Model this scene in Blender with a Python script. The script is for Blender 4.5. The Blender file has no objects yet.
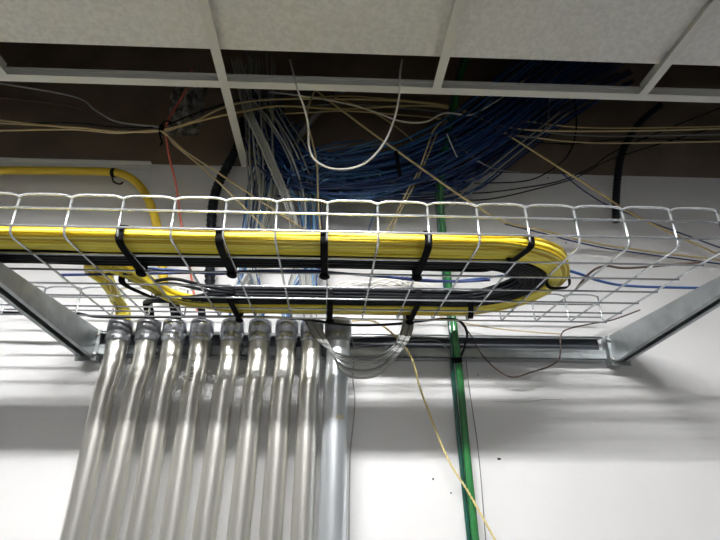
import bpy, bmesh, math, random
from mathutils import Vector, Matrix, noise
random.seed(7)
C = bpy.context.scene.collection
R = math.radians

# ------------------------------------------------------------------ camera
D, Z0, F = 1.44, 1.72, 480.0
PITCH, YAW = R(22.5), R(-2.3)
cam_d = bpy.data.cameras.new('camera'); cam = bpy.data.objects.new('camera', cam_d); C.objects.link(cam)
cam.location = (0, -D, Z0); cam.rotation_euler = (R(90) + PITCH, 0, YAW)
cam_d.sensor_width = 36; cam_d.lens = F / 720 * 36
cam_d.shift_x = 12 / 720; cam_d.shift_y = 18 / 720; cam_d.clip_start = 0.02
bpy.context.scene.camera = cam
RM = Matrix.Rotation(YAW, 3, 'Z') @ Matrix.Rotation(R(90) + PITCH, 3, 'X')
CO = Vector((0, -D, Z0))
def ray(px, py): return RM @ Vector(((px - 348) / F, (288 - py) / F, -1))
def P(px, py, d):                 # the point seen at a pixel, d metres in front of the camera towards the wall
    r = ray(px, py); return CO + r * (d / r.y)
def PZ(px, py, z):
    r = ray(px, py); return CO + r * ((z - Z0) / r.z)

# ------------------------------------------------------------------ materials
def mat(name, col, rough=.5, metal=0., var=.0, scale=20., bump=0., col2=None, spec=None, coat=0, bscale=None, stretch=None):
    m = bpy.data.materials.new(name); m.use_nodes = True
    n, l = m.node_tree.nodes, m.node_tree.links; b = n['Principled BSDF']
    b.inputs['Base Color'].default_value = (*col, 1); b.inputs['Roughness'].default_value = rough
    b.inputs['Metallic'].default_value = metal
    if spec is not None: b.inputs['Specular IOR Level'].default_value = spec
    if coat: b.inputs['Coat Weight'].default_value = coat
    tc = n.new('ShaderNodeTexCoord'); src = tc.outputs['Object']
    if stretch:
        mp = n.new('ShaderNodeMapping'); mp.inputs['Scale'].default_value = stretch
        l.new(src, mp.inputs[0]); src = mp.outputs[0]
    nz = n.new('ShaderNodeTexNoise'); nz.inputs['Scale'].default_value = scale; nz.inputs['Detail'].default_value = 6
    l.new(src, nz.inputs['Vector'])
    if var or col2:
        mx = n.new('ShaderNodeMix'); mx.data_type = 'RGBA'
        c2 = col2 if col2 else tuple(max(0, c * (1 - var)) for c in col)
        mx.inputs[6].default_value = (*col, 1); mx.inputs[7].default_value = (*c2, 1)
        rp = n.new('ShaderNodeValToRGB'); rp.color_ramp.elements[0].position = .38; rp.color_ramp.elements[1].position = .62
        l.new(nz.outputs['Fac'], rp.inputs[0]); l.new(rp.outputs[0], mx.inputs[0]); l.new(mx.outputs[2], b.inputs['Base Color'])
    if bump:
        bp = n.new('ShaderNodeBump'); bp.inputs['Strength'].default_value = bump; bp.inputs['Distance'].default_value = .002
        if bscale:
            nz2 = n.new('ShaderNodeTexNoise'); nz2.inputs['Scale'].default_value = bscale; l.new(src, nz2.inputs['Vector']); l.new(nz2.outputs['Fac'], bp.inputs['Height'])
        else: l.new(nz.outputs['Fac'], bp.inputs['Height'])
        l.new(bp.outputs[0], b.inputs['Normal'])
    return m
M = dict(
 wall=mat('white_painted_wall', (.82,.82,.83), .42, var=.04, scale=3, bump=.12, bscale=60),
 upper=mat('brown_unpainted_board', (.25,.19,.14), .85, var=.25, scale=5, bump=.3),
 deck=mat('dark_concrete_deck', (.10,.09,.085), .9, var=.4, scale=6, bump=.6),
 rubble=mat('rough_mortar', (.42,.41,.38), .95, var=.8, scale=38, bump=1.),
 rail=mat('white_painted_rail', (.72,.72,.68), .4),
 tile=mat('ceiling_tile_white', (.86,.86,.84), .9, var=.12, scale=90, bump=.5),
 room=mat('grey_room_wall', (.24,.24,.24), .6, var=.05),
 floor=mat('grey_floor_tiles', (.20,.20,.20), .5, var=.1),
 steel=mat('galvanized_conduit', (.86,.85,.80), .31, .90, var=.10, scale=9, bump=.1, stretch=(1,1,.25)),
 steel2=mat('bright_conduit', (.80,.84,.89), .34, .8, var=.08, scale=9, stretch=(1,1,.25)),
 fit=mat('zinc_fitting', (.78,.81,.86), .24, .8, var=.3, scale=60, bump=.2),
 fit_shaded=mat('shaded_zinc_fitting', (.30,.31,.33), .36, .6, var=.3, scale=60),  # darker zinc copy, tray shade on the rightmost coupling put into its colour
 screw=mat('screw_steel', (.5,.5,.5), .3, .9),
 wire=mat('zinc_plated_wire', (.80,.83,.87), .26, .78, var=.12, scale=30),
 strut=mat('galvanized_strut', (.42,.45,.46), .42, .75, var=.2, scale=25, bump=.1),
 slot=mat('strut_inside_shade', (.10,.11,.13), .6, .4),  # near-black colour standing for the shade inside the strut
 yellow=mat('yellow_cable_jacket', (.93,.78,.06), .40),
 yellow2=mat('yellow_cable_jacket_pale', (.95,.86,.20), .40),
 yellow3=mat('ochre_cable_jacket', (.66,.47,.02), .45),
 duct=mat('yellow_duct', (.72,.50,.03), .5),
 black=mat('black_cable_jacket', (.004,.005,.007), .5, spec=.18),
 black2=mat('charcoal_cable_jacket', (.009,.011,.015), .5, spec=.2),
 strap=mat('black_hook_and_loop', (.005,.005,.006), .95, spec=.15, bump=.5, scale=400),
 blue=mat('blue_cable_jacket', (.032,.115,.29), .42),
 blue2=mat('deep_blue_cable_jacket', (.015,.055,.19), .42),
 blue3=mat('light_blue_cable_jacket', (.15,.33,.58), .42),
 navy=mat('navy_cable_jacket', (.015,.03,.12), .4),
 grey=mat('grey_cable_jacket', (.42,.43,.42), .45),
 grey2=mat('dark_grey_cable_jacket', (.22,.23,.23), .45),
 grey3=mat('pale_grey_cable_jacket', (.55,.56,.54), .45),
 beige=mat('beige_cable_jacket', (.62,.50,.27), .5),
 beige2=mat('tan_cable_jacket', (.55,.43,.20), .5),
 twist=mat('cream_twisted_wire', (.80,.66,.30), .45),
 white=mat('white_cable_jacket', (.80,.78,.72), .45),
 brown=mat('brown_cable_jacket', (.10,.065,.055), .5),
 red=mat('red_cable_jacket', (.62,.14,.10), .5),
 green=mat('green_insulation', (.03,.19,.055), .26, coat=.4),
 teal=mat('dark_teal_insulation', (.010,.075,.055), .3, coat=.3),
 ink=mat('black_ink', (.03,.03,.03), .7),
 paper=mat('torn_label_paper', (.85,.85,.82), .8, var=.3, scale=300),
 tape=mat('cream_tape', (.72,.68,.52), .6),
 housing=mat('white_lamp_housing', (.8,.8,.8), .4),
 hole=mat('dark_hole', (.03,.03,.03), .9),
)
def emit(name, col, s):
    m = bpy.data.materials.new(name); m.use_nodes = True
    b = m.node_tree.nodes['Principled BSDF']; b.inputs['Base Color'].default_value = (.8,.8,.8,1)
    b.inputs['Emission Color'].default_value = (*col, 1); b.inputs['Emission Strength'].default_value = s
    return m
M['tube'] = emit('lit_tube', (1, .99, .97), 215); M['tube2'] = emit('lit_tube_dim', (1, .99, .97), 26)

# ------------------------------------------------------------------ object helpers
def tag(o, label=None, cat=None, group=None, kind=None):
    if label: o['label'] = label
    if cat: o['category'] = cat
    if group: o['group'] = group
    if kind: o['kind'] = kind
    return o
def empty(name, loc, label, cat, group=None):
    o = bpy.data.objects.new(name, None); C.objects.link(o); o.location = loc; o.empty_display_size = .02
    return tag(o, label, cat, group)
def link(name, bm, m, parent=None, smooth=False):
    me = bpy.data.meshes.new(name); bmesh.ops.recalc_face_normals(bm, faces=bm.faces); bm.to_mesh(me); bm.free()
    me.materials.append(m)
    if smooth:
        for p in me.polygons: p.use_smooth = True
    o = bpy.data.objects.new(name, me); C.objects.link(o)
    if parent:
        o.parent = parent; o.matrix_parent_inverse = Matrix.Translation(-Vector(parent.location))
    return o
def mesh_pd(name, vs, fs, m, parent=None, smooth=True):
    me = bpy.data.meshes.new(name); me.from_pydata(vs, [], fs); me.materials.append(m)
    if smooth: me.polygons.foreach_set('use_smooth', [True] * len(me.polygons))
    me.update()
    o = bpy.data.objects.new(name, me); C.objects.link(o)
    if parent:
        o.parent = parent; o.matrix_parent_inverse = Matrix.Translation(-Vector(parent.location))
    return o
def box(bm, x0, x1, y0, y1, z0, z1, bev=0):
    r = bmesh.ops.create_cube(bm, size=1); vs = r['verts']
    bmesh.ops.scale(bm, vec=(abs(x1-x0), abs(y1-y0), abs(z1-z0)), verts=vs)
    bmesh.ops.translate(bm, vec=((x0+x1)/2, (y0+y1)/2, (z0+z1)/2), verts=vs)
    if bev:
        es = list({e for v in vs for e in v.link_edges})
        bmesh.ops.bevel(bm, geom=es, offset=bev, segments=2, affect='EDGES')
def boxes(name, lst, m, parent=None, bev=0):
    bm = bmesh.new()
    for b in lst: box(bm, *b, bev=bev)
    return link(name, bm, m, parent)
def spline(pts, n=6):             # centripetal-ish Catmull-Rom through the points
    pts = [Vector(p) for p in pts]
    if len(pts) < 3: return pts
    q = [pts[0]*2 - pts[1]] + pts + [pts[-1]*2 - pts[-2]]
    out = []
    for i in range(1, len(q) - 2):
        a, b, c, d = q[i-1], q[i], q[i+1], q[i+2]
        for k in range(n):
            t = k / n
            out.append(.5 * ((2*b) + (c-a)*t + (2*a-5*b+4*c-d)*t*t + (3*b-a-3*c+d)*t**3))
    out.append(q[-2]); return out
def sweep(vs, fs, path, r, sides=8):
    n = len(path); base = len(vs); T = []
    for i in range(n):
        t = path[min(i+1, n-1)] - path[max(i-1, 0)]; T.append(t.normalized() if t.length > 1e-9 else Vector((1,0,0)))
    u = T[0].orthogonal().normalized()
    rf = r if callable(r) else (lambda s: r)
    for i in range(n):
        u = (u - T[i] * u.dot(T[i])).normalized(); w = T[i].cross(u); rr = rf(i / max(1, n-1))
        for k in range(sides):
            a = 2*math.pi*k/sides; vs.append(tuple(path[i] + (u*math.cos(a) + w*math.sin(a)) * rr))
    for i in range(n - 1):
        for k in range(sides):
            a = base + i*sides + k; b = base + i*sides + (k+1) % sides
            fs.append((a, b, b + sides, a + sides))
    fs.append(tuple(base + k for k in range(sides))[::-1]); fs.append(tuple(base + (n-1)*sides + k for k in range(sides)))
def tube(name, pts, r, m, parent=None, sides=8, n=6, smooth=True):
    vs, fs = [], []; sweep(vs, fs, spline(pts, n) if n else [Vector(p) for p in pts], r, sides)
    return mesh_pd(name, vs, fs, m, parent, smooth)
def lathe(name, prof, loc, m, parent=None, seg=32, axis=None):
    vs, fs = [], []; n = len(prof); q = axis or Matrix.Identity(3)
    for (r, z) in prof:
        for k in range(seg):
            a = 2*math.pi*k/seg; vs.append(tuple(Vector(loc) + q @ Vector((r*math.cos(a), r*math.sin(a), z))))
    for i in range(n-1):
        for k in range(seg):
            a = i*seg+k; b = i*seg+(k+1) % seg; fs.append((a, b, b+seg, a+seg))
    o = mesh_pd(name, vs, fs, m, parent)
    return o

# ------------------------------------------------------------------ heights
W = P(348, 169, D).z                     # top of the painted wall = ceiling level
HB = Z0 + .440                           # tray bottom
yd = lambda d: d - D                     # distance from camera -> world y

# ------------------------------------------------------------------ the setting
def struct(name, lst, m, bev=0): return tag(boxes(name, lst, m, None, bev), kind='structure')
XL, XR, YB = -2.2, 2.2, -3.4
struct('wall_front', [(XL, XR, 0, .12, 0, W)], M['wall'])
struct('wall_plenum', [(XL, XR, .012, .12, W, W + .62)], M['upper'])
struct('wall_left', [(XL-.1, XL, YB, .12, 0, W + .62)], M['room'])
struct('wall_right', [(XR, XR+.1, YB, .12, 0, W + .62)], M['room'])
struct('wall_back', [(XL, XR, YB-.1, YB, 0, W + .62)], M['room'])
struct('floor', [(XL, XR, YB, .12, -.1, 0)], M['floor'])
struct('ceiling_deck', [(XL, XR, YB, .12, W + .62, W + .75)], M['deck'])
YT = yd(1.058)                           # hung rail
XC = P(233, 120, 1.2).x                  # cross rail
YN = YT - .61
LAMPS = ((-1.70, -.30), (-2.75, -.1)); LH = .15; LX = .70
cl = []; yy0 = YN
for (ly, lx) in LAMPS:
    cl += [(XL, XR, ly+LH, yy0, W+.004, W+.02), (XL, lx-LX, ly-LH, ly+LH, W+.004, W+.02), (lx+LX, XR, ly-LH, ly+LH, W+.004, W+.02)]; yy0 = ly-LH
cl.append((XL, XR, YB, yy0, W+.004, W+.02))
struct('ceiling', cl, M['tile'])
# wall scuffs / holes
for i, (px, py, rr) in enumerate([(478, 375, .0022), (499, 459, .003), (433, 479, .003), (451, 493, .0025), (566, 243, .003), (506, 257, .002), (548, 178, .003), (100, 372, .002)]):
    p = P(px, py, D); bm = bmesh.new()
    bmesh.ops.create_circle(bm, cap_ends=True, segments=9, radius=rr)
    for v in bm.verts: v.co = Vector((p.x + v.co.x * (2 if i == 1 else 1), -.0006, p.z + v.co.y))
    o = link('trim_%d' % (i+1), bm, M['hole']); tag(o, kind='structure')
# horizontal joint lines in the plaster
tag(tube('trim_20', [P(494, 401, D-.0005), P(520, 402.5, D-.0005), P(545, 399.5, D-.0005), P(562, 399.5, D-.0005)], .0004, M['room'], None, 5), kind='structure')
# rough mortar lump on the plenum wall
bm = bmesh.new(); c = P(186, 103, D)
bmesh.ops.create_grid(bm, x_segments=26, y_segments=26, size=.5)
for v in bm.verts:
    x, z = v.co.x, v.co.y; e = max(0, 1 - (abs(x)*2)**4) * max(0, 1 - (abs(z)*2)**4)
    h = (.02 + .03*noise.noise(Vector((x*9, z*9, 3))) + .012*noise.noise(Vector((x*30, z*30, 1)))) * e
    v.co = Vector((c.x + x*.135 + .012*noise.noise(Vector((z*5, 1, 2))), .014 - max(0, h), c.z + z*.30))
tag(link('mortar_patch', bm, M['rubble'], None, True), 'rough grey mortar lump on the brown board above the wall, behind the red cable', 'mortar')
# white angle strip on the wall top, left
px = P(152, 168, D)
tag(boxes('wall_angle', [(XL, px.x, -.022, 0, W - .006, W - .003), (XL, px.x, -.003, 0.0, W - .026, W - .003)], M['rail']),
    'white metal angle strip along the top of the white wall at left', 'angle strip')

# ------------------------------------------------------------------ suspended ceiling grid
def tee(name, axis, a0, a1, c, label, group=None):
    fl, wb = .0125, .001
    root = empty(name, ((a0+a1)/2 if axis == 'x' else c, c if axis == 'x' else (a0+a1)/2, W), label, 'ceiling rail', group)
    if axis == 'x':
        boxes('flange', [(a0, a1, c-fl, c+fl, W-.0015, W+.0005)], M['rail'], root)
        boxes('web', [(a0, a1, c-wb, c+wb, W+.0005, W+.032), (a0, a1, c-.003, c+.003, W+.027, W+.037)], M['rail'], root)
    else:
        boxes('flange', [(c-fl, c+fl, a0, a1, W-.0015, W+.0005)], M['rail'], root)
        boxes('web', [(c-wb, c+wb, a0, a1, W+.0005, W+.032), (c-.003, c+.003, a0, a1, W+.027, W+.037)], M['rail'], root)
    return root
tee('ceiling_rail', 'x', XL, XR, YT, 'long white hung ceiling rail running across the picture above all the cables')
tee('ceiling_rail', 'x', XL, XR, YN, 'long white hung ceiling rail nearest the lamps, along the far edge of the loose tiles')
tee('ceiling_cross_rail', 'y', YT + .0125, -.001, XC, 'short white cross rail running from the long rail back to the wall')
k0 = [k for k in range(-3, 5) if XL < XC + .61*k < XR]
NM = {-2: 'farthest left', -1: 'second from the left', 0: 'third from the left', 1: 'third from the right', 2: 'second from the right', 3: 'farthest right'}
for k in k0:
    tee('ceiling_cross_rail', 'y', YN + .0125, YT - .0125, XC + .61*k, 'white cross rail between the loose ceiling tiles, %s of its row' % (NM.get(k) or 'outermost ' + ('left' if k < 0 else 'right')), 'cross rails between the tiles')
for k in k0[:-1]:
    x0 = XC + .61*k
    bm = bmesh.new(); box(bm, x0+.004, x0+.606, YN-.05, YT-.098, W+.022, W+.037, bev=.002)
    o = link('ceiling_tile', bm, M['tile']); 
    tag(o, 'loose white ceiling tile, right of the cross rail %s' % NM.get(k, 'outermost'), 'ceiling tile', 'pushed back ceiling tiles')
# rail splice notch
# ------------------------------------------------------------------ lamps
for (yy, xx, lab) in ((*LAMPS[0], 'recessed strip lamp in the ceiling just behind the viewer'), (*LAMPS[1], 'recessed strip lamp in the ceiling near the back wall')):
    root = empty('ceiling_light', (xx, yy, W), lab, 'ceiling light', 'strip lamps')
    a, b, c = LX, LH, .10
    boxes('housing', [(xx-a, xx+a, yy-b, yy+b, W+c, W+c+.003), (xx-a, xx+a, yy-b, yy-b+.003, W, W+c), (xx-a, xx+a, yy+b-.003, yy+b, W, W+c),
                      (xx-a, xx-a+.003, yy-b, yy+b, W, W+c), (xx+a-.003, xx+a, yy-b, yy+b, W, W+c)], M['housing'], root)
    for s_ in (-1, 1):
        tube('lamp_tube', [(xx-a+.03, yy+s_*.028, W+.035), (xx+a-.03, yy+s_*.028, W+.035)], .013, M['tube' if yy > -2 else 'tube2'], root, 12, 0)

# ------------------------------------------------------------------ wire basket tray
d1, d2 = .822, 1.292
RIM = .085; WR = .0026
pitch = (P(480, 240, d1).x - P(327, 236, d1).x) / 3
xs0 = P(327, 237, d1).x
xa, xb = xs0 - 9*pitch, xs0 + 8*pitch
tray = empty('wire_basket_tray', ((xa+xb)/2, yd((d1+d2)/2), HB), 'long silver wire basket tray along the white wall, carrying the yellow and black bundle', 'cable tray')
def rimz(x):
    t = ((x - xs0) / pitch) % 1.0
    return HB + RIM + .0065 * (1 - (abs(2*t-1))**5) - .004
xsr = [xa + (xb-xa)*i/340 for i in range(341)]
for d in (d1-.004, d2+.004):
    tube('rim_wire', [Vector((x, yd(d), rimz(x))) for x in xsr], WR, M['wire'], tray, 8, 0)
side_z = [.017, .056]
nb = 6
for d, zz in [(d1-.004, z) for z in side_z] + [(d2+.004, z) for z in side_z] + [(.893 + .0765*i, -WR*1.9) for i in range(nb)]:
    tube('long_wire', [(xa, yd(d), HB+zz), (0, yd(d), HB+zz), (xb, yd(d), HB+zz)], WR*.95, M['wire'], tray, 8, 1)
i = 0; x = xa
while x < xb + .001:
    zt = HB + RIM - .004; c = .012
    pts = [Vector((x, yd(d1), zt)), Vector((x, yd(d1), HB + .03)), Vector((x, yd(d1), HB+c)), Vector((x, yd(d1)+c*.3, HB+c*.3)), Vector((x, yd(d1)+c, HB)), Vector((x, yd(d1)+.05, HB)),
           Vector((x, yd(d2)-.05, HB)), Vector((x, yd(d2)-c, HB)), Vector((x, yd(d2)-c*.3, HB+c*.3)), Vector((x, yd(d2), HB+c)), Vector((x, yd(d2), HB+.03)), Vector((x, yd(d2), zt))]
    tube('cross_wire', pts, WR, M['wire'], tray, 8, 0)
    x += pitch

# ------------------------------------------------------------------ wall strut and brackets
st0, st1 = P(300, 358, D-.04).z, P(560, 336.5, D-.04).z
sx1 = P(604, 345, D-.04).x; sx0 = P(93, 345, D-.04).x
zt, zb = st1, st0 + .004
s = empty('wall_strut', ((sx0+sx1)/2, -.02, zb), 'horizontal galvanized steel strut channel fixed to the white wall behind the conduits', 'strut')
Dp = -.041
boxes('channel', [(sx0, sx1, -.003, 0, zb, zt), (sx0, sx1, Dp, -.001, zt-.003, zt), (sx0, sx1, Dp, -.001, zb, zb+.003),
                  (sx0, sx1, Dp, Dp+.003, zt-.007, zt), (sx0, sx1, Dp, Dp+.003, zb, zb+.03)], M['strut'], s)
boxes('channel_shade', [(sx0+.001, sx1-.001, -.012, -.0035, zb+.004, zt-.004)], M['slot'], s)  # dark strip added inside the channel to stand for its shaded recess
def bracket(x0, label):
    root = empty('tray_bracket', (x0, -.04, zb), label, 'bracket', 'cantilever brackets')
    w = .040; yo = yd(d1) - .03; zt2 = HB - .0085; zb0 = zb - .012; zb1 = zt2 - .022
    bm = bmesh.new()
    for sx in (-1, 1):
        xx = x0 + sx*w/2; t = .0025
        vs = [bm.verts.new((xx+a, y, z)) for a in (-t/2, t/2) for (y, z) in ((-.001, zt2), (yo, zt2), (yo, zb1), (-.02, zb0), (-.001, zb0))]
        bm.faces.new(vs[:5]); bm.faces.new(vs[5:][::-1])
        for k in range(5): bm.faces.new((vs[k], vs[(k+1) % 5], vs[5+(k+1) % 5], vs[5+k]))
    box(bm, x0-w/2, x0+w/2, yo, -.001, zt2-.0025, zt2)
    link('arm', bm, M['strut'], root)
    # turned-in lips under the arm
    bm = bmesh.new()
    for sx in (-1, 1):
        xo = x0 + sx*w/2; xi = x0 + sx*(w/2-.011)
        a = [bm.verts.new(v) for v in ((xo, yo, zb1), (xi, yo, zb1), (xi, -.02, zb0), (xo, -.02, zb0))]
        b = [bm.verts.new((v.co.x, v.co.y, v.co.z+.002)) for v in a]
        bm.faces.new(a); bm.faces.new(b[::-1])
        for k in range(4): bm.faces.new((a[k], a[(k+1) % 4], b[(k+1) % 4], b[k]))
    link('lip', bm, M['strut'], root)
    boxes('back_plate', [(x0-.03, x0+.03, -.048, -.0415, zb0-.008, zt2)], M['strut'], root, .001)
    for z in (zb0+.012, zt2-.015):
        for sx in (-1, 1):
            lathe('bolt', [(0, .006), (.005, .006), (.0065, .004), (.0065, 0), (0, 0)], (x0+sx*.0235, -.048, z), M['screw'], root, 12, Matrix.Rotation(R(90), 3, 'X'))
bracket(P(90, 345, D-.06).x - .012, 'tapered galvanized bracket under the tray at the left, beside the first conduit')
bracket(P(617, 350, D-.04).x, 'tapered galvanized bracket under the tray at the right end of the wall strut')

# ------------------------------------------------------------------ conduits
DP = 1.352
tops = [117, 146, 172.5, 200, 231, 259, 286, 311.5, 338]
bots = [83, 114, 146, 178, 210, 243, 274, 304, 333]
ORD = ['leftmost', 'second from the left', 'third from the left', 'fourth from the left', 'middle', 'fourth from the right', 'third from the right', 'second from the right', 'rightmost']
EXT = ['fed by yellow cables', 'fed by black cables', 'unmarked', 'with printed marks', 'with a torn sticker', 'with a torn sticker', 'with a torn sticker', 'unmarked', 'bluish and wider']
RC = .0292
for i in range(9):
    last = i == 8
    r = RC * (1.18 if last else 1); dd = DP - (.004 if last else 0)
    pt = P(tops[i], 345, dd); pb = P(bots[i], 495, dd)
    xt, xb_ = pt.x, pb.x
    zc = pt.z
    root = empty('steel_conduit', (xb_, yd(dd), 0), 'steel conduit on the wall, %s of nine, %s' % (ORD[i], EXT[i]), 'conduit', 'row of steel conduits')
    lean = (xb_ - xt) / (pb.z - pt.z)
    xz = lambda z: xb_ + (z - pb.z) * lean
    kick = .009
    path = [Vector((xz(zc) , yd(dd), zc + .01)), Vector((xz(zc), yd(dd), zc-.02)), Vector((xz(zc-.03)+.001, yd(dd)-.0005, zc-.05)),
            Vector((xz(zc-.09)-.0005 , yd(dd)-.0025, zc-.10)), Vector((xz(zc-.15)-.0025, yd(dd)-.004, zc-.155)), Vector((xz(pb.z), yd(dd)-.002, pb.z)),
            Vector((xz(1.0)*.9 + .1*xz(pb.z), yd(dd), 1.0)), Vector((xz(1.0), yd(dd), 0.02))]
    vs, fs = [], []; sweep(vs, fs, spline(path, 8), r, 40); mesh_pd('pipe', vs, fs, M['steel2' if last else 'steel'], root)
    # coupling with open top
    z0 = zc + .008; h = .062 if not last else .066; rr = r * 1.0
    fm = M['fit_shaded'] if last or i in (0, 1) else M['fit']  # the rightmost coupling carries the tray's shadow in its colour
    coup = lathe('coupling', [(rr+.0004, z0), (rr+.003, z0+.001), (rr+.0042, z0+.004), (rr+.0042, z0+.022), (rr+.0024, z0+.024), (rr+.0024, z0+.028), (rr+.0046, z0+.030), (rr+.0046, z0+h-.006),
                       (rr+.0035, z0+h), (rr-.002, z0+h), (rr-.003, z0+h-.004), (rr-.003, z0+.02)], (xz(zc), yd(dd), 0), fm, root, 48)
    for zz in (z0+.012, z0+.042):
        lathe('screw', [(0, .006), (.0035, .006), (.0045, .0045), (.0045, 0), (0, 0)], (xz(zc)-.002, yd(dd)-rr-.003, zz), M['screw'], coup, 14, Matrix.Rotation(R(90), 3, 'X'))
    # strap holding the conduit to the strut
    bm = bmesh.new(); zs = (zb+zt)/2 - .012
    def onpipe(px, py, w, h_, name, m, jag=.3, seed=0, amin=-1.2, amax=1.2):
        c0 = P(px, py, dd - r); rnd = random.Random(seed); n = 16
        xc_ = xz(c0.z) - .003*(c0.z > pb.z) ; vs2 = []; fs2 = []
        a0 = math.asin(max(-.95, min(.95, (c0.x - xc_) / r)))
        for k in range(n):
            a = 2*math.pi*k/n; q = 1 - jag*rnd.random()
            ang = max(amin, min(amax, a0 + w/2*q*math.cos(a)/r)); zz = c0.z + h_/2*q*math.sin(a)
            vs2.append((xc_ + (r+.0018)*math.sin(ang), yd(dd)-.0035 - (r+.0018)*math.cos(ang), zz))
        vs2.append((xc_ + (r+.0022)*math.sin(a0), yd(dd)-.0035-(r+.0022)*math.cos(a0), c0.z))
        for k in range(n): fs2.append((k, (k+1) % n, n))
        mesh_pd(name, vs2, fs2, m, root)
    bm.free()
    if i in (4, 5, 6): onpipe([0,0,0,0,225,255,281][i], 374, .040, .030, 'torn_sticker', M['paper'], .35, i)
    if last: onpipe(340, 417, .028, .013, 'tape_scrap', M['tape'], .12, 3)
    if i == 3:
        cu = bpy.data.curves.new('t', 'FONT'); cu.body = '7.16 M 15'; cu.size = .015; cu.extrude = 0
        to = bpy.data.objects.new('t', cu); C.objects.link(to); bpy.context.view_layer.update()
        me = bpy.data.meshes.new_from_object(to.evaluated_get(bpy.context.evaluated_depsgraph_get()))
        bpy.data.objects.remove(to)
        c0 = P(198, 362, dd - r)
        for v in me.vertices:
            tx, ty = v.co.x, v.co.y
            z = c0.z + .055 - (.085 - tx) - .02; a = -(ty)/r + .15
            z = c0.z - .055 + tx
            v.co = (xz(z) - .001 + (r+.0016)*math.sin(a), yd(dd)-.0032-(r+.0016)*math.cos(a), z)
        me.materials.clear(); me.materials.append(M['ink'])
        o = bpy.data.objects.new('printed_marks', me); C.objects.link(o); o.parent = root; o.matrix_parent_inverse = Matrix.Translation(-Vector(root.location))
pipe_top = [P(tops[i], 345, DP) + Vector((0, 0, .03)) for i in range(9)]

# ------------------------------------------------------------------ the looped bundle in the tray
dc = 1.052; xo = P(559, 272, dc).x
zb_ = HB + WR*1.2
Xc = xo - .222
def wob(seed, s, a): return a * noise.noise(Vector((s*3.1, seed*7.3, .5)))
def bundle(n_cols, n_rows, r0, rad, name, mats, label, cat, group, dest, jit=.0019, ztop=0):
    for c_ in range(n_cols):
        for w_ in range(n_rows):
            sd = random.random()*100
            ro = r0 + rad + c_*rad*1.93 + (rad*.5 if w_ % 2 else 0); zz = zb_ + rad + w_*rad*1.72
            pts = []; xl = -1.5; N = 26
            amp = jit*3.4
            for k in range(N):
                x = xl + (Xc - xl)*k/(N-1)
                pts.append(Vector((x, yd(dc - ro + wob(sd, x, amp)), zz + abs(wob(sd+9, x, amp*.8)))))
            for k in range(1, 12):
                a = math.pi*k/12; sa = math.sin(a)**1.5; tgt = .113 + (ro-.084) if ro < .151 else .184 + (ro-.152)*.52; q = 1 + (tgt/ro - 1)*sa; zq = (.45 if ro < .151 else .8)*sa*(zz-zb_)
                pts.append(Vector((Xc + ro*q*math.sin(a)*1.0, yd(dc - ro*math.cos(a)), zz + zq + abs(wob(sd+5, a*.3, amp)))))
            xe = P(225, 305, dc+.16).x; N2 = 16
            for k in range(N2):
                x = Xc + (xe - Xc)*k/(N2-1)
                pts.append(Vector((x, yd(dc + ro*.98 + wob(sd+3, x, amp)), zz + abs(wob(sd+7, x, amp*.8)))))
            pts += dest(c_, w_, zz, ro)
            tag(tube(name, pts, rad, random.choice(mats), None, 7, 3), label, cat, group)
rj = lambda a: random.uniform(-a, a)
def dest_y(c_, w_, zz, ro):
    # swings forward and left, coils back and drops into the first conduit
    off = (ro - .155) * .55; zo = (zz - zb_)
    f = lambda px, py, dz=0.: PZ(px, py, HB) + Vector((rj(.005), off + rj(.006), zo + .004 + dz))
    p1 = pipe_top[0]
    q = rj(.017), rj(.014)
    e = random.choice((0, 1))
    if e: mid = [f(180, 303), f(160, 297), f(142, 287), f(122, 277, .002), f(100, 270, .004), f(84, 271, .008), f(84, 279, .010), f(96, 288, .014)]
    else: mid = [f(182, 302), f(162, 294), f(146, 284, .002), f(128, 274, .004), f(108, 268, .008), f(94, 270, .010), f(92, 278, .014), f(103, 288, .018)]
    return mid + [Vector((p1.x+q[0], yd(1.295)+q[1]*.3, HB+.045+zo*.5)), Vector((p1.x+q[0], yd(1.345)+q[1], HB+.04)), Vector((p1.x+q[0], yd(DP)+q[1], HB+.0)), Vector((p1.x+q[0], yd(DP)+q[1], HB-.06))]
def dest_b(c_, w_, zz, ro):
    off = (ro-.1)*.6; zo = zz - zb_; k = (c_*3+w_) % 3
    p1 = pipe_top[1 + k]; q = rj(.012), rj(.012)
    px = tops[1+k]
    return [Vector((p1.x+.09+rj(.004), yd(1.19)+off*.4, zz+.004)), Vector((p1.x+.03+q[0], yd(1.26)+off*.2, HB+.03+zo)), Vector((p1.x+q[0], yd(1.315), HB+.045+zo*.5)),
            Vector((p1.x+q[0], yd(1.345)+q[1]*.4, HB+.02)), Vector((p1.x+q[0], yd(DP)+q[1], HB-.02)), Vector((p1.x+q[0], yd(DP)+q[1], HB-.07))]
bundle(11, 4, .152, .0031, 'yellow_patch_cable', [M['yellow'], M['yellow'], M['yellow2'], M['yellow3']], 'thin yellow patch cable on the outer side of the looped bundle in the tray', 'cable', 'yellow cables of the looped bundle', dest_y)
bundle(7, 3, .084, .0047, 'black_cable', [M['black'], M['black'], M['black2']], 'thick black cable on the inner side of the looped bundle in the tray', 'cable', 'black cables of the looped bundle', dest_b)

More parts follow.
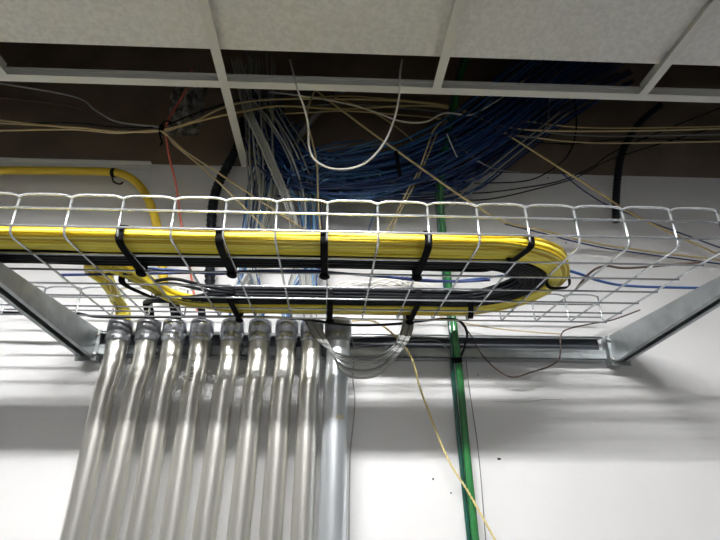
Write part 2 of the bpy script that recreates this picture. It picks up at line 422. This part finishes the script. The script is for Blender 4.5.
# straps round the bundle
def strap(x, dA, dB, top, label, skew=0., knot=True, group='black straps round the looped bundle', ang=0.):
    root = empty('cable_strap', (x, yd((dA+dB)/2), HB), label, 'cable strap', group)
    vs, fs = [], []; w, t = .0075, .0018; prof = []
    z0, z1 = HB-.0085, HB+top; c = .012
    cy = (dA+dB)/2; hy = (dB-dA)/2; cz = (z0+z1)/2; hz = (z1-z0)/2; N = 36
    for k in range(N):
        a = 2*math.pi*k/N; ca, sa = math.cos(a), math.sin(a); e = .45
        prof.append((cy + hy*abs(ca)**e*(1 if ca >= 0 else -1), cz + hz*abs(sa)**e*(1 if sa >= 0 else -1), (ca, sa)))
    for (d, z, (ca, sa)) in prof:
        xx = x + skew*(d-cy)
        dx = math.sin(ang)*(d-cy)
        for (s, o) in ((-w, 0), (w, 0), (w, t), (-w, t)):
            vs.append((xx + s*math.cos(ang), yd(d + ca*o) + s*math.sin(ang), z + sa*o))
    for k in range(N):
        for j in range(4):
            a = k*4+j; b = k*4+(j+1) % 4; a2 = ((k+1) % N)*4+j; b2 = ((k+1) % N)*4+(j+1) % 4; fs.append((a, b, b2, a2))
    mesh_pd('band', vs, fs, M['strap'], root, False)
    if knot:
        bm = bmesh.new(); bmesh.ops.create_icosphere(bm, subdivisions=2, radius=.011)
        for v in bm.verts:
            v.co *= 1 + .35*noise.noise(v.co*90)
            v.co = Vector((x + skew*(dB-cy)*.85 + v.co.x*1.1, yd(dB-.012) + v.co.y*1.2, z0 - .003 + v.co.z*.6))
        link('knot', bm, M['strap'], root, True)
for px, sk, lb in ((113, -.05, 'black strap round the front run of the bundle at the left, beside the yellow coil'), (216, 0, 'black strap round the front run of the bundle above the fifth conduit'),
               (322, 0, 'black strap round the front run of the bundle above the rightmost conduit'), (427, 0, 'black strap round the front run of the bundle just left of the green cable')):
    strap(P(px, 240, d1).x + .004, d1+.004, .980, .034, lb, sk)
def turn_strap(a, r0, r1, top, label):       # band round the bundle where it turns; a = angle of the turn
    a = R(a); rc, hr = (r0+r1)/2, (r1-r0)/2; cz = HB + top/2 - .001; hz = top/2 + .003
    c = Vector((Xc + rc*math.sin(a), yd(dc - rc*math.cos(a)), cz)); u = Vector((math.sin(a), -math.cos(a), 0)); v = Vector((math.cos(a), math.sin(a), 0))
    root = empty('cable_strap', c, label, 'cable strap', 'black straps round the looped bundle'); vs, fs = [], []; N = 36
    for k in range(N):
        t = 2*math.pi*k/N; ca, sa = math.cos(t), math.sin(t); e = .5
        p = c + u*(hr*abs(ca)**e*(1 if ca >= 0 else -1)) + Vector((0, 0, hz*abs(sa)**e*(1 if sa >= 0 else -1)))
        o = u*ca + Vector((0, 0, sa))
        for (q, t2) in ((-.007, 0), (.007, 0), (.007, .0018), (-.007, .0018)): vs.append(tuple(p + v*q + o*t2))
    for k in range(N):
        for j in range(4): fs.append((k*4+j, k*4+(j+1) % 4, ((k+1) % N)*4+(j+1) % 4, ((k+1) % N)*4+j))
    mesh_pd('band', vs, fs, M['strap'], root, False)
turn_strap(14, .158, .234, .026, 'black strap round only the yellow cables where the loop begins to turn')
turn_strap(165, .088, .234, .030, 'black strap round the back run of the bundle right of the green cable')
turn_strap(84, .178, .231, .046, 'black strap on the turn of the bundle near its right end')
for px, lb in ((238, 'black strap round the back run of the bundle above the fifth and sixth conduits'), (330, 'black strap round the back run of the bundle above the rightmost conduit'),
               (411, 'black strap round the back run of the bundle above the grey cable loop')):
    strap(P(px, 312, 1.25).x, 1.125, 1.290, .036, lb)
strap(P(146, 290, 1.12).x, 1.035, 1.135, .030, 'black strap gathering the yellow coil at the left end of the back run', .5, False)

# ------------------------------------------------------------------ loose cables
def cab(name, pts, r, m, label, cat='cable', group=None, sides=8, n=7):
    return tag(tube(name, [P(*p) for p in pts], r, m, None, sides, n), label, cat, group)
def twisted(name, pts, r, m, label, turn=.011):
    path = spline([P(*p) for p in pts], 60); L = 0; A, B = [], []; prev = path[0]; u = None
    for i, p in enumerate(path):
        L += (p-prev).length; prev = p; t = (path[min(i+1, len(path)-1)] - path[max(i-1, 0)]).normalized()
        u = t.orthogonal().normalized() if u is None else (u - t*u.dot(t)).normalized(); w = t.cross(u); a = 2*math.pi*L/turn/2
        o = (u*math.cos(a) + w*math.sin(a))*r*.85; A.append(p+o); B.append(p-o)
    vs, fs = [], []; sweep(vs, fs, A, r, 6); sweep(vs, fs, B, r, 6)
    return tag(mesh_pd(name, vs, fs, m), label, 'cable')
cab('beige_cable', [(-20, 122, 1.28), (72, 127, 1.28), (115, 131.5, 1.28), (150, 131, 1.28), (163, 130, 1.27), (195, 121, 1.24), (225, 107, 1.22), (262, 100, 1.25), (330, 99, 1.3), (400, 101, 1.3), (455, 108, 1.3), (492, 123, 1.3), (530, 130, 1.3), (624, 131, 1.3), (740, 128, 1.3)], .0030, M['beige'], 'beige cable from the left edge through the black knot, then right along the blue mass')
cab('beige_cable', [(-20, 131, 1.27), (72, 129.5, 1.27), (115, 133, 1.27), (160, 131, 1.262), (175, 145, 1.26), (205, 170, 1.27), (240, 203, 1.29), (268, 232, 1.32), (290, 255, 1.38)], .0028, M['beige'], 'beige cable dropping steeply from the black knot towards the tray, the lower of the pair')
cab('beige_cable', [(-20, 118, 1.29), (72, 128, 1.285), (140, 132, 1.28), (163, 133, 1.265), (185, 151, 1.27), (220, 174, 1.28), (262, 202, 1.3), (305, 230, 1.33), (330, 245, 1.40)], .0028, M['beige'], 'beige cable dropping from the black knot towards the tray, the upper of the pair')
cab('beige_cable', [(160, 133, 1.272), (185, 125, 1.25), (215, 117, 1.23), (240, 112, 1.23), (280, 106, 1.28), (340, 109, 1.3), (400, 106, 1.31), (440, 107, 1.3), (475, 116, 1.3), (500, 130, 1.3), (560, 168, 1.31), (600, 193, 1.33), (640, 218, 1.35), (735, 262, 1.42)], .0033, M['beige2'], 'tan cable from the knot across the top, falling to the right corner of the tray')
cab('grey_cable', [(-20, 80, 1.3), (72, 96, 1.3), (95, 110, 1.3), (115, 121, 1.29), (140, 125, 1.28), (160, 127, 1.27)], .003, M['grey'], 'pale grey cable curving from the left edge down into the black knot')
cab('brown_cable', [(-20, 95, 1.31), (72, 106, 1.31), (100, 119, 1.3), (130, 127, 1.29), (160, 128, 1.28)], .003, M['brown'], 'brown cable running into the black knot under the pale grey one')
cab('black_cable', [(-20, 124, 1.3), (72, 123, 1.3), (115, 127, 1.29), (160, 126, 1.275), (205, 110, 1.3), (250, 98, 1.33), (300, 95, 1.35)], .0025, M['black'], 'thin black cable passing level through the black knot at upper left')
cab('red_cable', [(192, 70, 1.28), (186, 90, 1.28), (174, 110, 1.27), (166, 127, 1.268), (169, 155, 1.29), (176, 185, 1.32), (181, 222, 1.35), (187, 250, 1.38), (191, 275, 1.40), (195, 300, 1.405), (198, 312, 1.405)], .0036, M['red'], 'thin red cable hanging from the plenum behind the black knot and tray')
strapk = empty('cable_strap', P(161, 130, 1.27), 'black strap tied in a knot round the beige cables at upper left', 'cable strap')
bm = bmesh.new(); bmesh.ops.create_icosphere(bm, subdivisions=3, radius=1); c0 = P(161, 130, 1.268)
for v in bm.verts:
    q = 1 + .45*noise.noise(v.co*2.4 + Vector((3, 1, 0))); v.co = c0 + Vector((v.co.x*.0085*q, v.co.y*.009*q, v.co.z*.020*q))
link('knot', bm, M['strap'], strapk, True)
tube('tail', [P(161, 124, 1.262), P(168, 121, 1.255), P(172, 125, 1.252)], .0028, M['strap'], strapk, 6)
tube('tail', [P(160, 136, 1.262), P(162, 142, 1.256), P(160, 145, 1.254)], .0028, M['strap'], strapk, 6)
# yellow corrugated duct
dn = [(-40, 170, 1.385), (20, 170.5, 1.385), (72, 171, 1.385), (100, 171.5, 1.385), (122, 174, 1.385), (138, 184, 1.385), (149, 201, 1.385), (156, 222, 1.387), (160, 245, 1.39), (163, 275, 1.39), (165, 295, 1.39)]
rt = empty('yellow_duct', P(110, 172, 1.385), 'fat yellow fibre duct bending down behind the tray at the left', 'duct')
tube('duct_body', [P(*p) for p in dn], .0135, M['duct'], rt, 20, 8)
rt = empty('cable_strap', P(114, 173, 1.37), 'black strap round the fat yellow duct at the left', 'cable strap')
a, b, c_ = P(106, 172, 1.385), P(112, 172.5, 1.385), P(119, 173.5, 1.385)
tube('band', [b, b*.5+c_*.5], .0155, M['strap'], rt, 20, 0)
tube('tail', [P(112, 177, 1.366), P(114, 182, 1.362), P(120, 184, 1.36), P(123, 182, 1.36)], .003, M['strap'], rt, 6)
# black corrugated tube
pth = spline([P(*p) for p in [(243, 120, 1.40), (238, 145, 1.385), (228, 165, 1.38), (218, 185, 1.385), (213, 205, 1.39), (211, 230, 1.395), (210, 262, 1.40), (210, 290, 1.40)]], 22)
vs, fs = [], []; nn = len(pth); sweep(vs, fs, pth, lambda s_: .0155 + .0018*math.sin(s_*2*math.pi*38), 14)
tag(mesh_pd('black_corrugated_tube', vs, fs, M['black2']), 'black corrugated tube bending down beside the white cross rail', 'tube')
pth = spline([P(*p) for p in [(660, 105, 1.36), (638, 125, 1.36), (623, 150, 1.37), (618, 175, 1.38), (616, 200, 1.39), (616, 222, 1.40)]], 22)
vs, fs = [], []; sweep(vs, fs, pth, lambda s_: .012 + .0016*math.sin(s_*2*math.pi*38), 14)
tag(mesh_pd('black_corrugated_tube', vs, fs, M['black2']), 'black corrugated tube end hanging at the upper right of the wall', 'tube')

# white loop
cab('white_cable', [(290, 60, 1.12), (294, 76, 1.06), (297, 88, 1.035), (303, 104, 1.05), (308, 124, 1.08), (309, 146, 1.10), (315, 160, 1.10), (330, 168, 1.10), (350, 168.5, 1.09), (368, 161, 1.08), (384, 143, 1.06), (394, 120, 1.045), (399, 98, 1.035), (400, 84, 1.03), (400, 74, 1.04), (402, 60, 1.12)], .0030, M['white'], 'white cable hanging in a deep loop under the long ceiling rail')
cab('beige_cable', [(316, 88, 1.28), (309, 105, 1.26), (307, 120, 1.25), (312, 140, 1.25), (317, 165, 1.27), (318, 195, 1.29), (320, 222, 1.32), (323, 250, 1.35), (326, 275, 1.36), (330, 300, 1.36)], .003, M['beige'], 'beige cable hanging straight down past the white loop at its left side')
cab('beige_cable', [(300, 78, 1.32), (352, 118, 1.27), (375, 135, 1.26), (400, 153, 1.26), (435, 178, 1.27), (470, 202, 1.29), (505, 222, 1.32), (545, 231, 1.36), (585, 241, 1.39), (624, 248, 1.41), (735, 262, 1.425)], .0036, M['beige'], 'long beige cable crossing diagonally in front of the blue mass to the right wall')
cab('beige_cable', [(456, 108, 1.3), (445, 118, 1.29), (434, 130, 1.28), (427, 148, 1.27), (419, 170, 1.28), (408, 190, 1.29), (396, 214, 1.31), (384, 236, 1.33), (374, 262, 1.35)], .0028, M['beige'], 'beige cable slanting down to the left beside the green cable, upper strand of two')
cab('tan_cable', [(460, 108, 1.305), (447, 121, 1.295), (437, 134, 1.285), (429, 153, 1.275), (420, 174, 1.285), (410, 193, 1.295), (398, 216, 1.315), (388, 238, 1.335), (376, 264, 1.35)], .0024, M['beige2'], 'thin tan cable slanting down beside the green cable, lower strand of two')
cab('tan_cable', [(330, 95, 1.33), (380, 116, 1.32), (420, 148, 1.32), (436, 175, 1.33)], .0022, M['beige2'], 'thin tan cable half hidden over the blue mass left of the green cable')
cab('grey_cable', [(270, 92, 1.3), (310, 97, 1.28), (348, 104, 1.27), (375, 112, 1.26), (400, 121, 1.25), (425, 122, 1.26), (445, 113, 1.27), (470, 115, 1.28), (490, 105, 1.28), (510, 92, 1.3), (530, 75, 1.33)], .003, M['white'], 'pale grey cable sagging level across the top of the blue mass')
for j, (y0, lab) in enumerate(((96, 'upper'), (104, 'middle'), (111, 'lower'))):
    cab('tan_cable' if j != 1 else 'grey_cable', [(262, y0+4, 1.36), (300, y0+2, 1.34), (345, y0, 1.33), (390, y0+3, 1.33), (440, y0+8, 1.34), (480, y0+18, 1.34), (530, y0+26, 1.34), (600, y0+32, 1.34), (740, y0+30, 1.33)], .0027, [M['beige2'], M['grey2'], M['beige']][j], 'cable running level just under the long ceiling rail over the blue mass, %s of three' % lab)
cab('grey_cable', [(447, 134, 1.25), (452, 146, 1.25), (457, 157, 1.25)], .002, M['white'], 'short pale cable stub poking out beside the green cable')
cab('grey_cable', [(450, 132, 1.3), (462, 148, 1.3), (480, 162, 1.31), (500, 170, 1.33), (520, 172, 1.35)], .0026, M['grey2'], 'grey cable curving away right of the green cable over dark blue cables')
cab('grey_cable', [(552, 80, 1.3), (549, 105, 1.3), (547, 125, 1.3), (537, 136, 1.3), (522, 137, 1.31), (505, 132, 1.32)], .0028, M['grey2'], 'grey cable looping under the rail at upper right')
for j, (a, lab) in enumerate(((0, 'upper'), (9, 'lower'))):
    cab('grey_cable', [(560+a, 112, 1.33), (525+a, 140, 1.33), (500+a, 160, 1.34), (478+a, 178, 1.35), (460+a, 195, 1.37), (440+a, 212, 1.4)], .0024, M['grey'], 'thin grey cable slanting up to the right beyond the green cable, %s of two' % lab)
for j, (pp, lab) in enumerate((([(448, 192, 1.41), (480, 193, 1.41), (515, 189, 1.40), (560, 181, 1.38), (592, 167, 1.36), (624, 147, 1.35), (740, 100, 1.33)], 'lowest'),
                         ([(448, 182, 1.41), (485, 183, 1.405), (525, 181, 1.40), (548, 172, 1.38), (568, 155, 1.36), (576, 130, 1.34), (575, 100, 1.34)], 'turning up sharply'),
                         ([(448, 200, 1.42), (490, 199, 1.415), (540, 188, 1.40), (575, 178, 1.39), (605, 162, 1.36), (640, 150, 1.35), (740, 120, 1.33)], 'running nearest the tray'),
                         ([(500, 140, 1.36), (530, 142, 1.35), (570, 144, 1.35), (600, 141, 1.35), (640, 139, 1.34), (740, 141, 1.33)], 'running level below the beige pair'))):
    cab('thin_black_cable', pp, .0024, M['black'], 'thin black cable curving over the wall top at right, %s' % lab)
cab('blue_cable', [(560, 172, 1.33), (590, 195, 1.35), (624, 212, 1.37), (740, 255, 1.41)], .0025, M['navy'], 'navy cable running below the tan cable to the right edge')
cab('navy_cable', [(505, 224, 1.325), (545, 234, 1.362), (585, 244, 1.392), (624, 251, 1.412), (735, 266, 1.425)], .0025, M['navy'], 'navy cable tracking just under the long beige diagonal at right')
# grey-blue sleeve
cab('grey_sleeve', [(352, 84, 1.38), (335, 96, 1.36), (315, 116, 1.35), (298, 140, 1.35), (290, 165, 1.36)], .010, M['grey2'], 'fat dark grey cable slanting behind the white loop under the rail', n=8, sides=14)

# grey cables falling behind the tray
def fam(name, mats, n, base, jx, jy, jd, r, label, group, cat='cable', ends=None, dmin=1.33):
    for k in range(n):
        o = [rj(1), rj(1), rj(1)]; pts = []
        f1, f2 = rj(1), rj(1)
        for q, (x, y, d, s) in enumerate(base):
            t = q/(len(base)-1)
            pts.append(P(x + jx*s*(o[0] + .35*math.sin(3*t+f1*3)), y + jy*s*(o[1] + .35*math.cos(4*t+f2*3)), d + jd*s*o[2]))
        if ends is not None:
            e = pipe_top[ends[k % len(ends)]]; q = (rj(.012), rj(.012))
            pts += [Vector((e.x+q[0], yd(DP)-.004+q[1]*.6, HB+.075)), Vector((e.x+q[0], yd(DP)+q[1], HB+.01)), Vector((e.x+q[0], yd(DP)+q[1], HB-.05))]
        tag(tube(name, pts, r*random.uniform(.9, 1.1), random.choice(mats), None, 7, 6), label, cat, group)
fam('grey_cable', [M['grey'], M['grey'], M['grey3']], 8, [(236, 60, 1.3, .6), (242, 86, 1.28, .6), (248, 112, 1.26, .6), (262, 142, 1.27, .7), (276, 175, 1.29, .8), (288, 205, 1.31, .8), (294, 230, 1.34, .8), (296, 255, 1.35, .6)], 6, 3, .012, .003,
    'pale grey cable in the slanting sheaf right of the white cross rail', 'pale grey sheaf', ends=[6, 7])
fam('dark_grey_cable', [M['grey2'], M['grey']], 16, [(255, 60, 1.35, 1), (256, 90, 1.34, 1), (259, 125, 1.34, 1), (262, 160, 1.345, 1), (264, 195, 1.35, .8), (258, 230, 1.36, .6), (252, 258, 1.36, .5)], 17, 5, .03, .0031,
    'dark grey cable hanging in the dense vertical sheaf behind the slanting one', 'dark grey sheaf', ends=[4, 5, 5])
fam('grey_cable_slack', [M['grey2'], M['grey']], 6, [(250, 60, 1.31, 1), (256, 90, 1.30, 1), (275, 118, 1.29, .8), (292, 145, 1.29, .8), (305, 175, 1.31, .8), (312, 205, 1.33, .8), (314, 235, 1.35, .8)], 12, 7, .02, .0029,
    'grey cable falling in the looser sheaf towards the rightmost conduits', 'loose grey sheaf', ends=[7, 6, 7])
fam('blue_cable', [M['blue'], M['blue2'], M['blue3']], 20, [(370, 150, 1.34, 1), (335, 158, 1.32, 1), (304, 174, 1.33, .9), (306, 200, 1.35, .6), (309, 230, 1.36, .5), (310, 262, 1.36, .4)], 22, 13, .02, .0029,
    'blue cable dropping behind the tray to the right of the grey sheaves', 'blue drops behind the tray', ends=[7, 7, 6])
fam('blue_cable', [M['blue'], M['blue2'], M['blue3']], 15, [(300, 130, 1.36, 1), (280, 150, 1.36, 1), (262, 180, 1.37, .6), (254, 215, 1.37, .5), (250, 250, 1.365, .5)], 14, 10, .015, .0029,
    'blue cable dropping behind the grey sheaves above the middle conduits', 'blue drops left of the white loop', ends=[4, 5])
# the blue mass
fam('blue_cable', [M['blue'], M['blue2'], M['blue2'], M['navy']], 62, [(590, 35, 1.33, 1), (545, 75, 1.32, 1), (500, 112, 1.31, 1), (458, 143, 1.31, .9), (412, 165, 1.31, .8), (370, 174, 1.31, .75), (330, 176, 1.32, .75), (296, 166, 1.34, .8), (272, 140, 1.36, .9), (262, 110, 1.37, 1)], 18, 26, .05, .0031,
    'blue network cable sagging in the thick blue mass above the tray', 'blue mass above the tray')
fam('deep_blue_cable', [M['blue2'], M['navy']], 40, [(620, 60, 1.35, 1), (560, 95, 1.35, 1), (510, 135, 1.36, .9), (470, 165, 1.36, .9), (430, 180, 1.37, .8), (380, 182, 1.37, .8), (330, 180, 1.37, .8), (290, 170, 1.38, .9)], 15, 24, .025, .0031,
    'deep blue network cable at the back of the blue mass, low against the wall', 'deep blue back of the mass')
for k in range(16):      # slack loops
    cx, cy = 348 + rj(16), 184 + rj(7); w, h = random.uniform(20, 34), random.uniform(7, 14); ph = random.uniform(0, 6.28)
    pts = [P(cx + w*math.cos(ph+a*.785)*(1+.1*rj(1)), cy + h*math.sin(ph+a*.785), 1.31+rj(.03)) for a in range(7)]
    tag(tube('blue_cable', pts, .0029, random.choice([M['blue'], M['blue3'], M['blue']]), None, 7, 7), 'lighter blue cable coiled in the slack loops just above the tray rim', 'cable', 'blue slack loops')
cab('blue_cable', [(392, 190, 1.3), (382, 202, 1.32), (374, 215, 1.35), (368, 232, 1.37), (360, 255, 1.4)], .0026, M['blue'], 'single blue cable end dropping over the tray rim right of the slack loops')
# dark cluster hanging
cab('black_tie', [(396, 152, 1.22), (398, 165, 1.215), (400, 176, 1.22)], .006, M['strap'], 'black tie hanging in the middle of the blue mass', 'cable strap')

# cables lying in the tray between the runs
dz = lambda px, py: None
def cz(name, pts, r, m, label):
    return tag(tube(name, [PZ(x, y, HB + .004 + r + o) for (x, y, o) in pts], r, m, None, 8, 7), label, 'cable')
cz('blue_cable', [(136, 268, .0), (160, 269, .012), (185, 271, .006), (215, 274, 0), (260, 272, 0), (330, 273, 0), (380, 276, 0), (420, 281, 0), (455, 281, .004), (500, 276, .01), (520, 273, .02)], .0028, M['blue2'], 'deep blue cable lying in the gap between the two runs of the bundle')
cz('navy_cable', [(60, 275, 0), (150, 273.5, 0.004), (220, 272, .004), (300, 270.5, .0), (350, 274, .0), (400, 278, .0), (450, 281.5, 0), (490, 280, 0)], .0033, M['navy'], 'navy cable lying between the two runs of the bundle')
cz('blue_cable', [(560, 268, .02), (580, 274, .01), (600, 281, .004), (630, 286, .0), (700, 288, 0), (760, 288, 0)], .0033, M['blue2'], 'deep blue cable leaving the bundle turn to the right along the tray')
cz('brown_cable', [(575, 290, .0), (590, 273, .004), (605, 266, .01), (630, 268, .01), (700, 262, .006)], .0028, M['brown'], 'brown cable arching over the tray floor at right of the bundle turn')
for j, lb in enumerate(('upper', 'lower')):
    cz('black_cable', [(128, 276+4*j, .012), (150, 281+3*j, .01), (175, 279+5*j, .005), (205, 286+4*j, .0), (235, 291+2*j, .0)], .0042, M['black'], 'short black cable hump left between the bundle runs, %s of two' % lb)
for j in range(4):
    cz('white_patch_cable', [(330+12*j, 289-j*2, 0), (345+12*j, 282, .01), (365+12*j, 286, .004), (385+11*j, 279+j, .01), (404+10*j, 287, 0)], .0018, M['white'], 'thin white patch cable tangled between the bundle runs, %s from the left' % ['first', 'second', 'third', 'fourth'][j])
# grey loop below the tray
for k in range(6):
    o = k*3.6; e = rj(1.2)
    cab('grey_loop_cable', [(299+k*2, 270, 1.345), (302+k*2, 296, 1.335), (305+k*2.2, 318, 1.32), (313+k*2, 334, 1.30), (325+k*1.5, 346+k*1.2, 1.27), (342, 355+o*.9+e, 1.25), (362, 359+o+e, 1.24), (380, 356+o*.9+e, 1.24), (394-k*.3, 346+o*.8, 1.25), (401+k*1.6, 333+k, 1.27), (404+k*1.9, 318, 1.30), (404+k*1.8, 298, 1.325), (402+k*1.6, 275, 1.34)],
        .0031, M['grey'] if k % 3 else M['grey2'], ['innermost', 'second innermost', 'third innermost', 'third outermost', 'second outermost', 'outermost'][k] + ' grey cable of the loop hanging before the last conduit', group='grey loop under the tray')
# cables under the tray
cab('black_cable', [(-20, 312, 1.315), (40, 313, 1.315), (75, 313, 1.315), (100, 317, 1.30), (160, 317, 1.30), (240, 316.5, 1.30), (300, 319, 1.30), (350, 325, 1.30), (395, 324, 1.30), (430, 320, 1.30), (452, 319, 1.30), (462, 323, 1.31), (467, 333, 1.33), (465, 345, 1.36), (461, 356, 1.385)], .0038, M['black2'], 'black cable running just under the tray past all the conduit tops to the green cable')
cab('brown_cable', [(460, 322, 1.37), (472, 337, 1.37), (480, 352, 1.37), (495, 368, 1.375), (512, 377, 1.38), (532, 372, 1.38), (550, 366, 1.378), (559, 359, 1.375), (560.5, 348, 1.37), (561, 335, 1.37), (568, 329, 1.37), (590, 324, 1.38), (612, 320, 1.39), (640, 310, 1.39)], .0023, M['brown'], 'thin brown cable drooping in front of the wall strut right of the green cable')
cab('tan_cable', [(440, 317, 1.4), (480, 326, 1.4), (520, 331, 1.395), (560, 334, 1.39)], .0018, M['beige2'], 'thin tan cable lying along the top of the wall strut')
cab('grey_cable', [(330, 341, 1.38), (375, 343, 1.38), (420, 340, 1.38), (438, 341, 1.38), (448, 352, 1.395), (451, 375, 1.43), (454, 405, 1.435), (458, 445, 1.435), (463, 480, 1.435), (470, 545, 1.435)], .0020, M['grey2'], 'thin grey cable running down the wall just left of the green cable')
cab('grey_cable', [(466, 345, 1.40), (467, 370, 1.43), (471, 400, 1.436), (477, 440, 1.436), (481, 480, 1.436), (486, 545, 1.436)], .0014, M['grey2'], 'hair-thin grey cable running down the wall just right of the green cable')
cab('grey_cable', [(350, 330, 1.40), (354, 350, 1.425), (353, 378, 1.434), (355, 400, 1.434), (353, 425, 1.434), (350, 460, 1.434), (349, 545, 1.434)], .0020, M['grey'], 'thin grey cable hanging on the wall beside the rightmost conduit')
cab('grey_cable', [(352, 338, 1.385), (390, 336, 1.385), (430, 337, 1.385), (452, 339, 1.385)], .0022, M['grey'], 'short pale grey cable lying along the strut left of the green cable')
twisted('twisted_cream_cable', [(352, 321, 1.33), (368, 320, 1.32), (383, 326, 1.31), (398, 339, 1.31), (409, 353, 1.32), (415, 368, 1.33), (419, 385, 1.34), (428, 410, 1.35), (438, 436, 1.36), (450, 463, 1.37), (470, 495, 1.38), (498, 545, 1.39)], .0018, M['twist'], 'cream twisted wire hanging from the tray across the white wall to lower right')
# thick green ground cables
gp = [(468, 50, 1.30), (460, 80, 1.29), (455, 105, 1.29), (449, 132, 1.30), (444, 158, 1.32), (441, 185, 1.35), (441, 205, 1.375), (443, 230, 1.39), (446, 255, 1.398), (449, 285, 1.385), (453, 318, 1.375), (456, 345, 1.375), (459, 368, 1.40), (462, 400, 1.415), (466, 445, 1.416), (471, 495, 1.416), (476, 545, 1.416)]
cab('green_ground_cable', gp, .0105, M['green'], 'thick glossy green ground cable running from the ceiling down the white wall', 'cable', sides=20, n=8)
cab('dark_green_ground_cable', [(x-6.5 if y > 350 else x-4, y, d+.004) for (x, y, d) in gp], .006, M['teal'], 'thinner dark teal ground cable strapped along the left side of the green one', 'cable', sides=14, n=8)
rt = empty('cable_strap', P(459, 360, 1.39), 'black strap holding the green ground cables just below the wall strut', 'cable strap')
a, b = P(457.5, 357, 1.385), P(458, 362, 1.39)
vs, fs = [], []; pp = []
tube('band', [a + Vector((-.003, .004, 0)), b + Vector((-.003, .004, 0))], .0165, M['strap'], rt, 20, 0)

# ------------------------------------------------------------------ world and look
w = bpy.data.worlds.new('room_air'); bpy.context.scene.world = w; w.use_nodes = True
w.node_tree.nodes['Background'].inputs[0].default_value = (.8, .85, 1, 1); w.node_tree.nodes['Background'].inputs[1].default_value = .03
vs_ = bpy.context.scene.view_settings
bpy.context.scene.display_settings.display_device = 'sRGB'
vs_.view_transform = 'Standard'; vs_.look = 'None'; vs_.gamma = 1; vs_.use_curve_mapping = False; vs_.exposure = 0.27
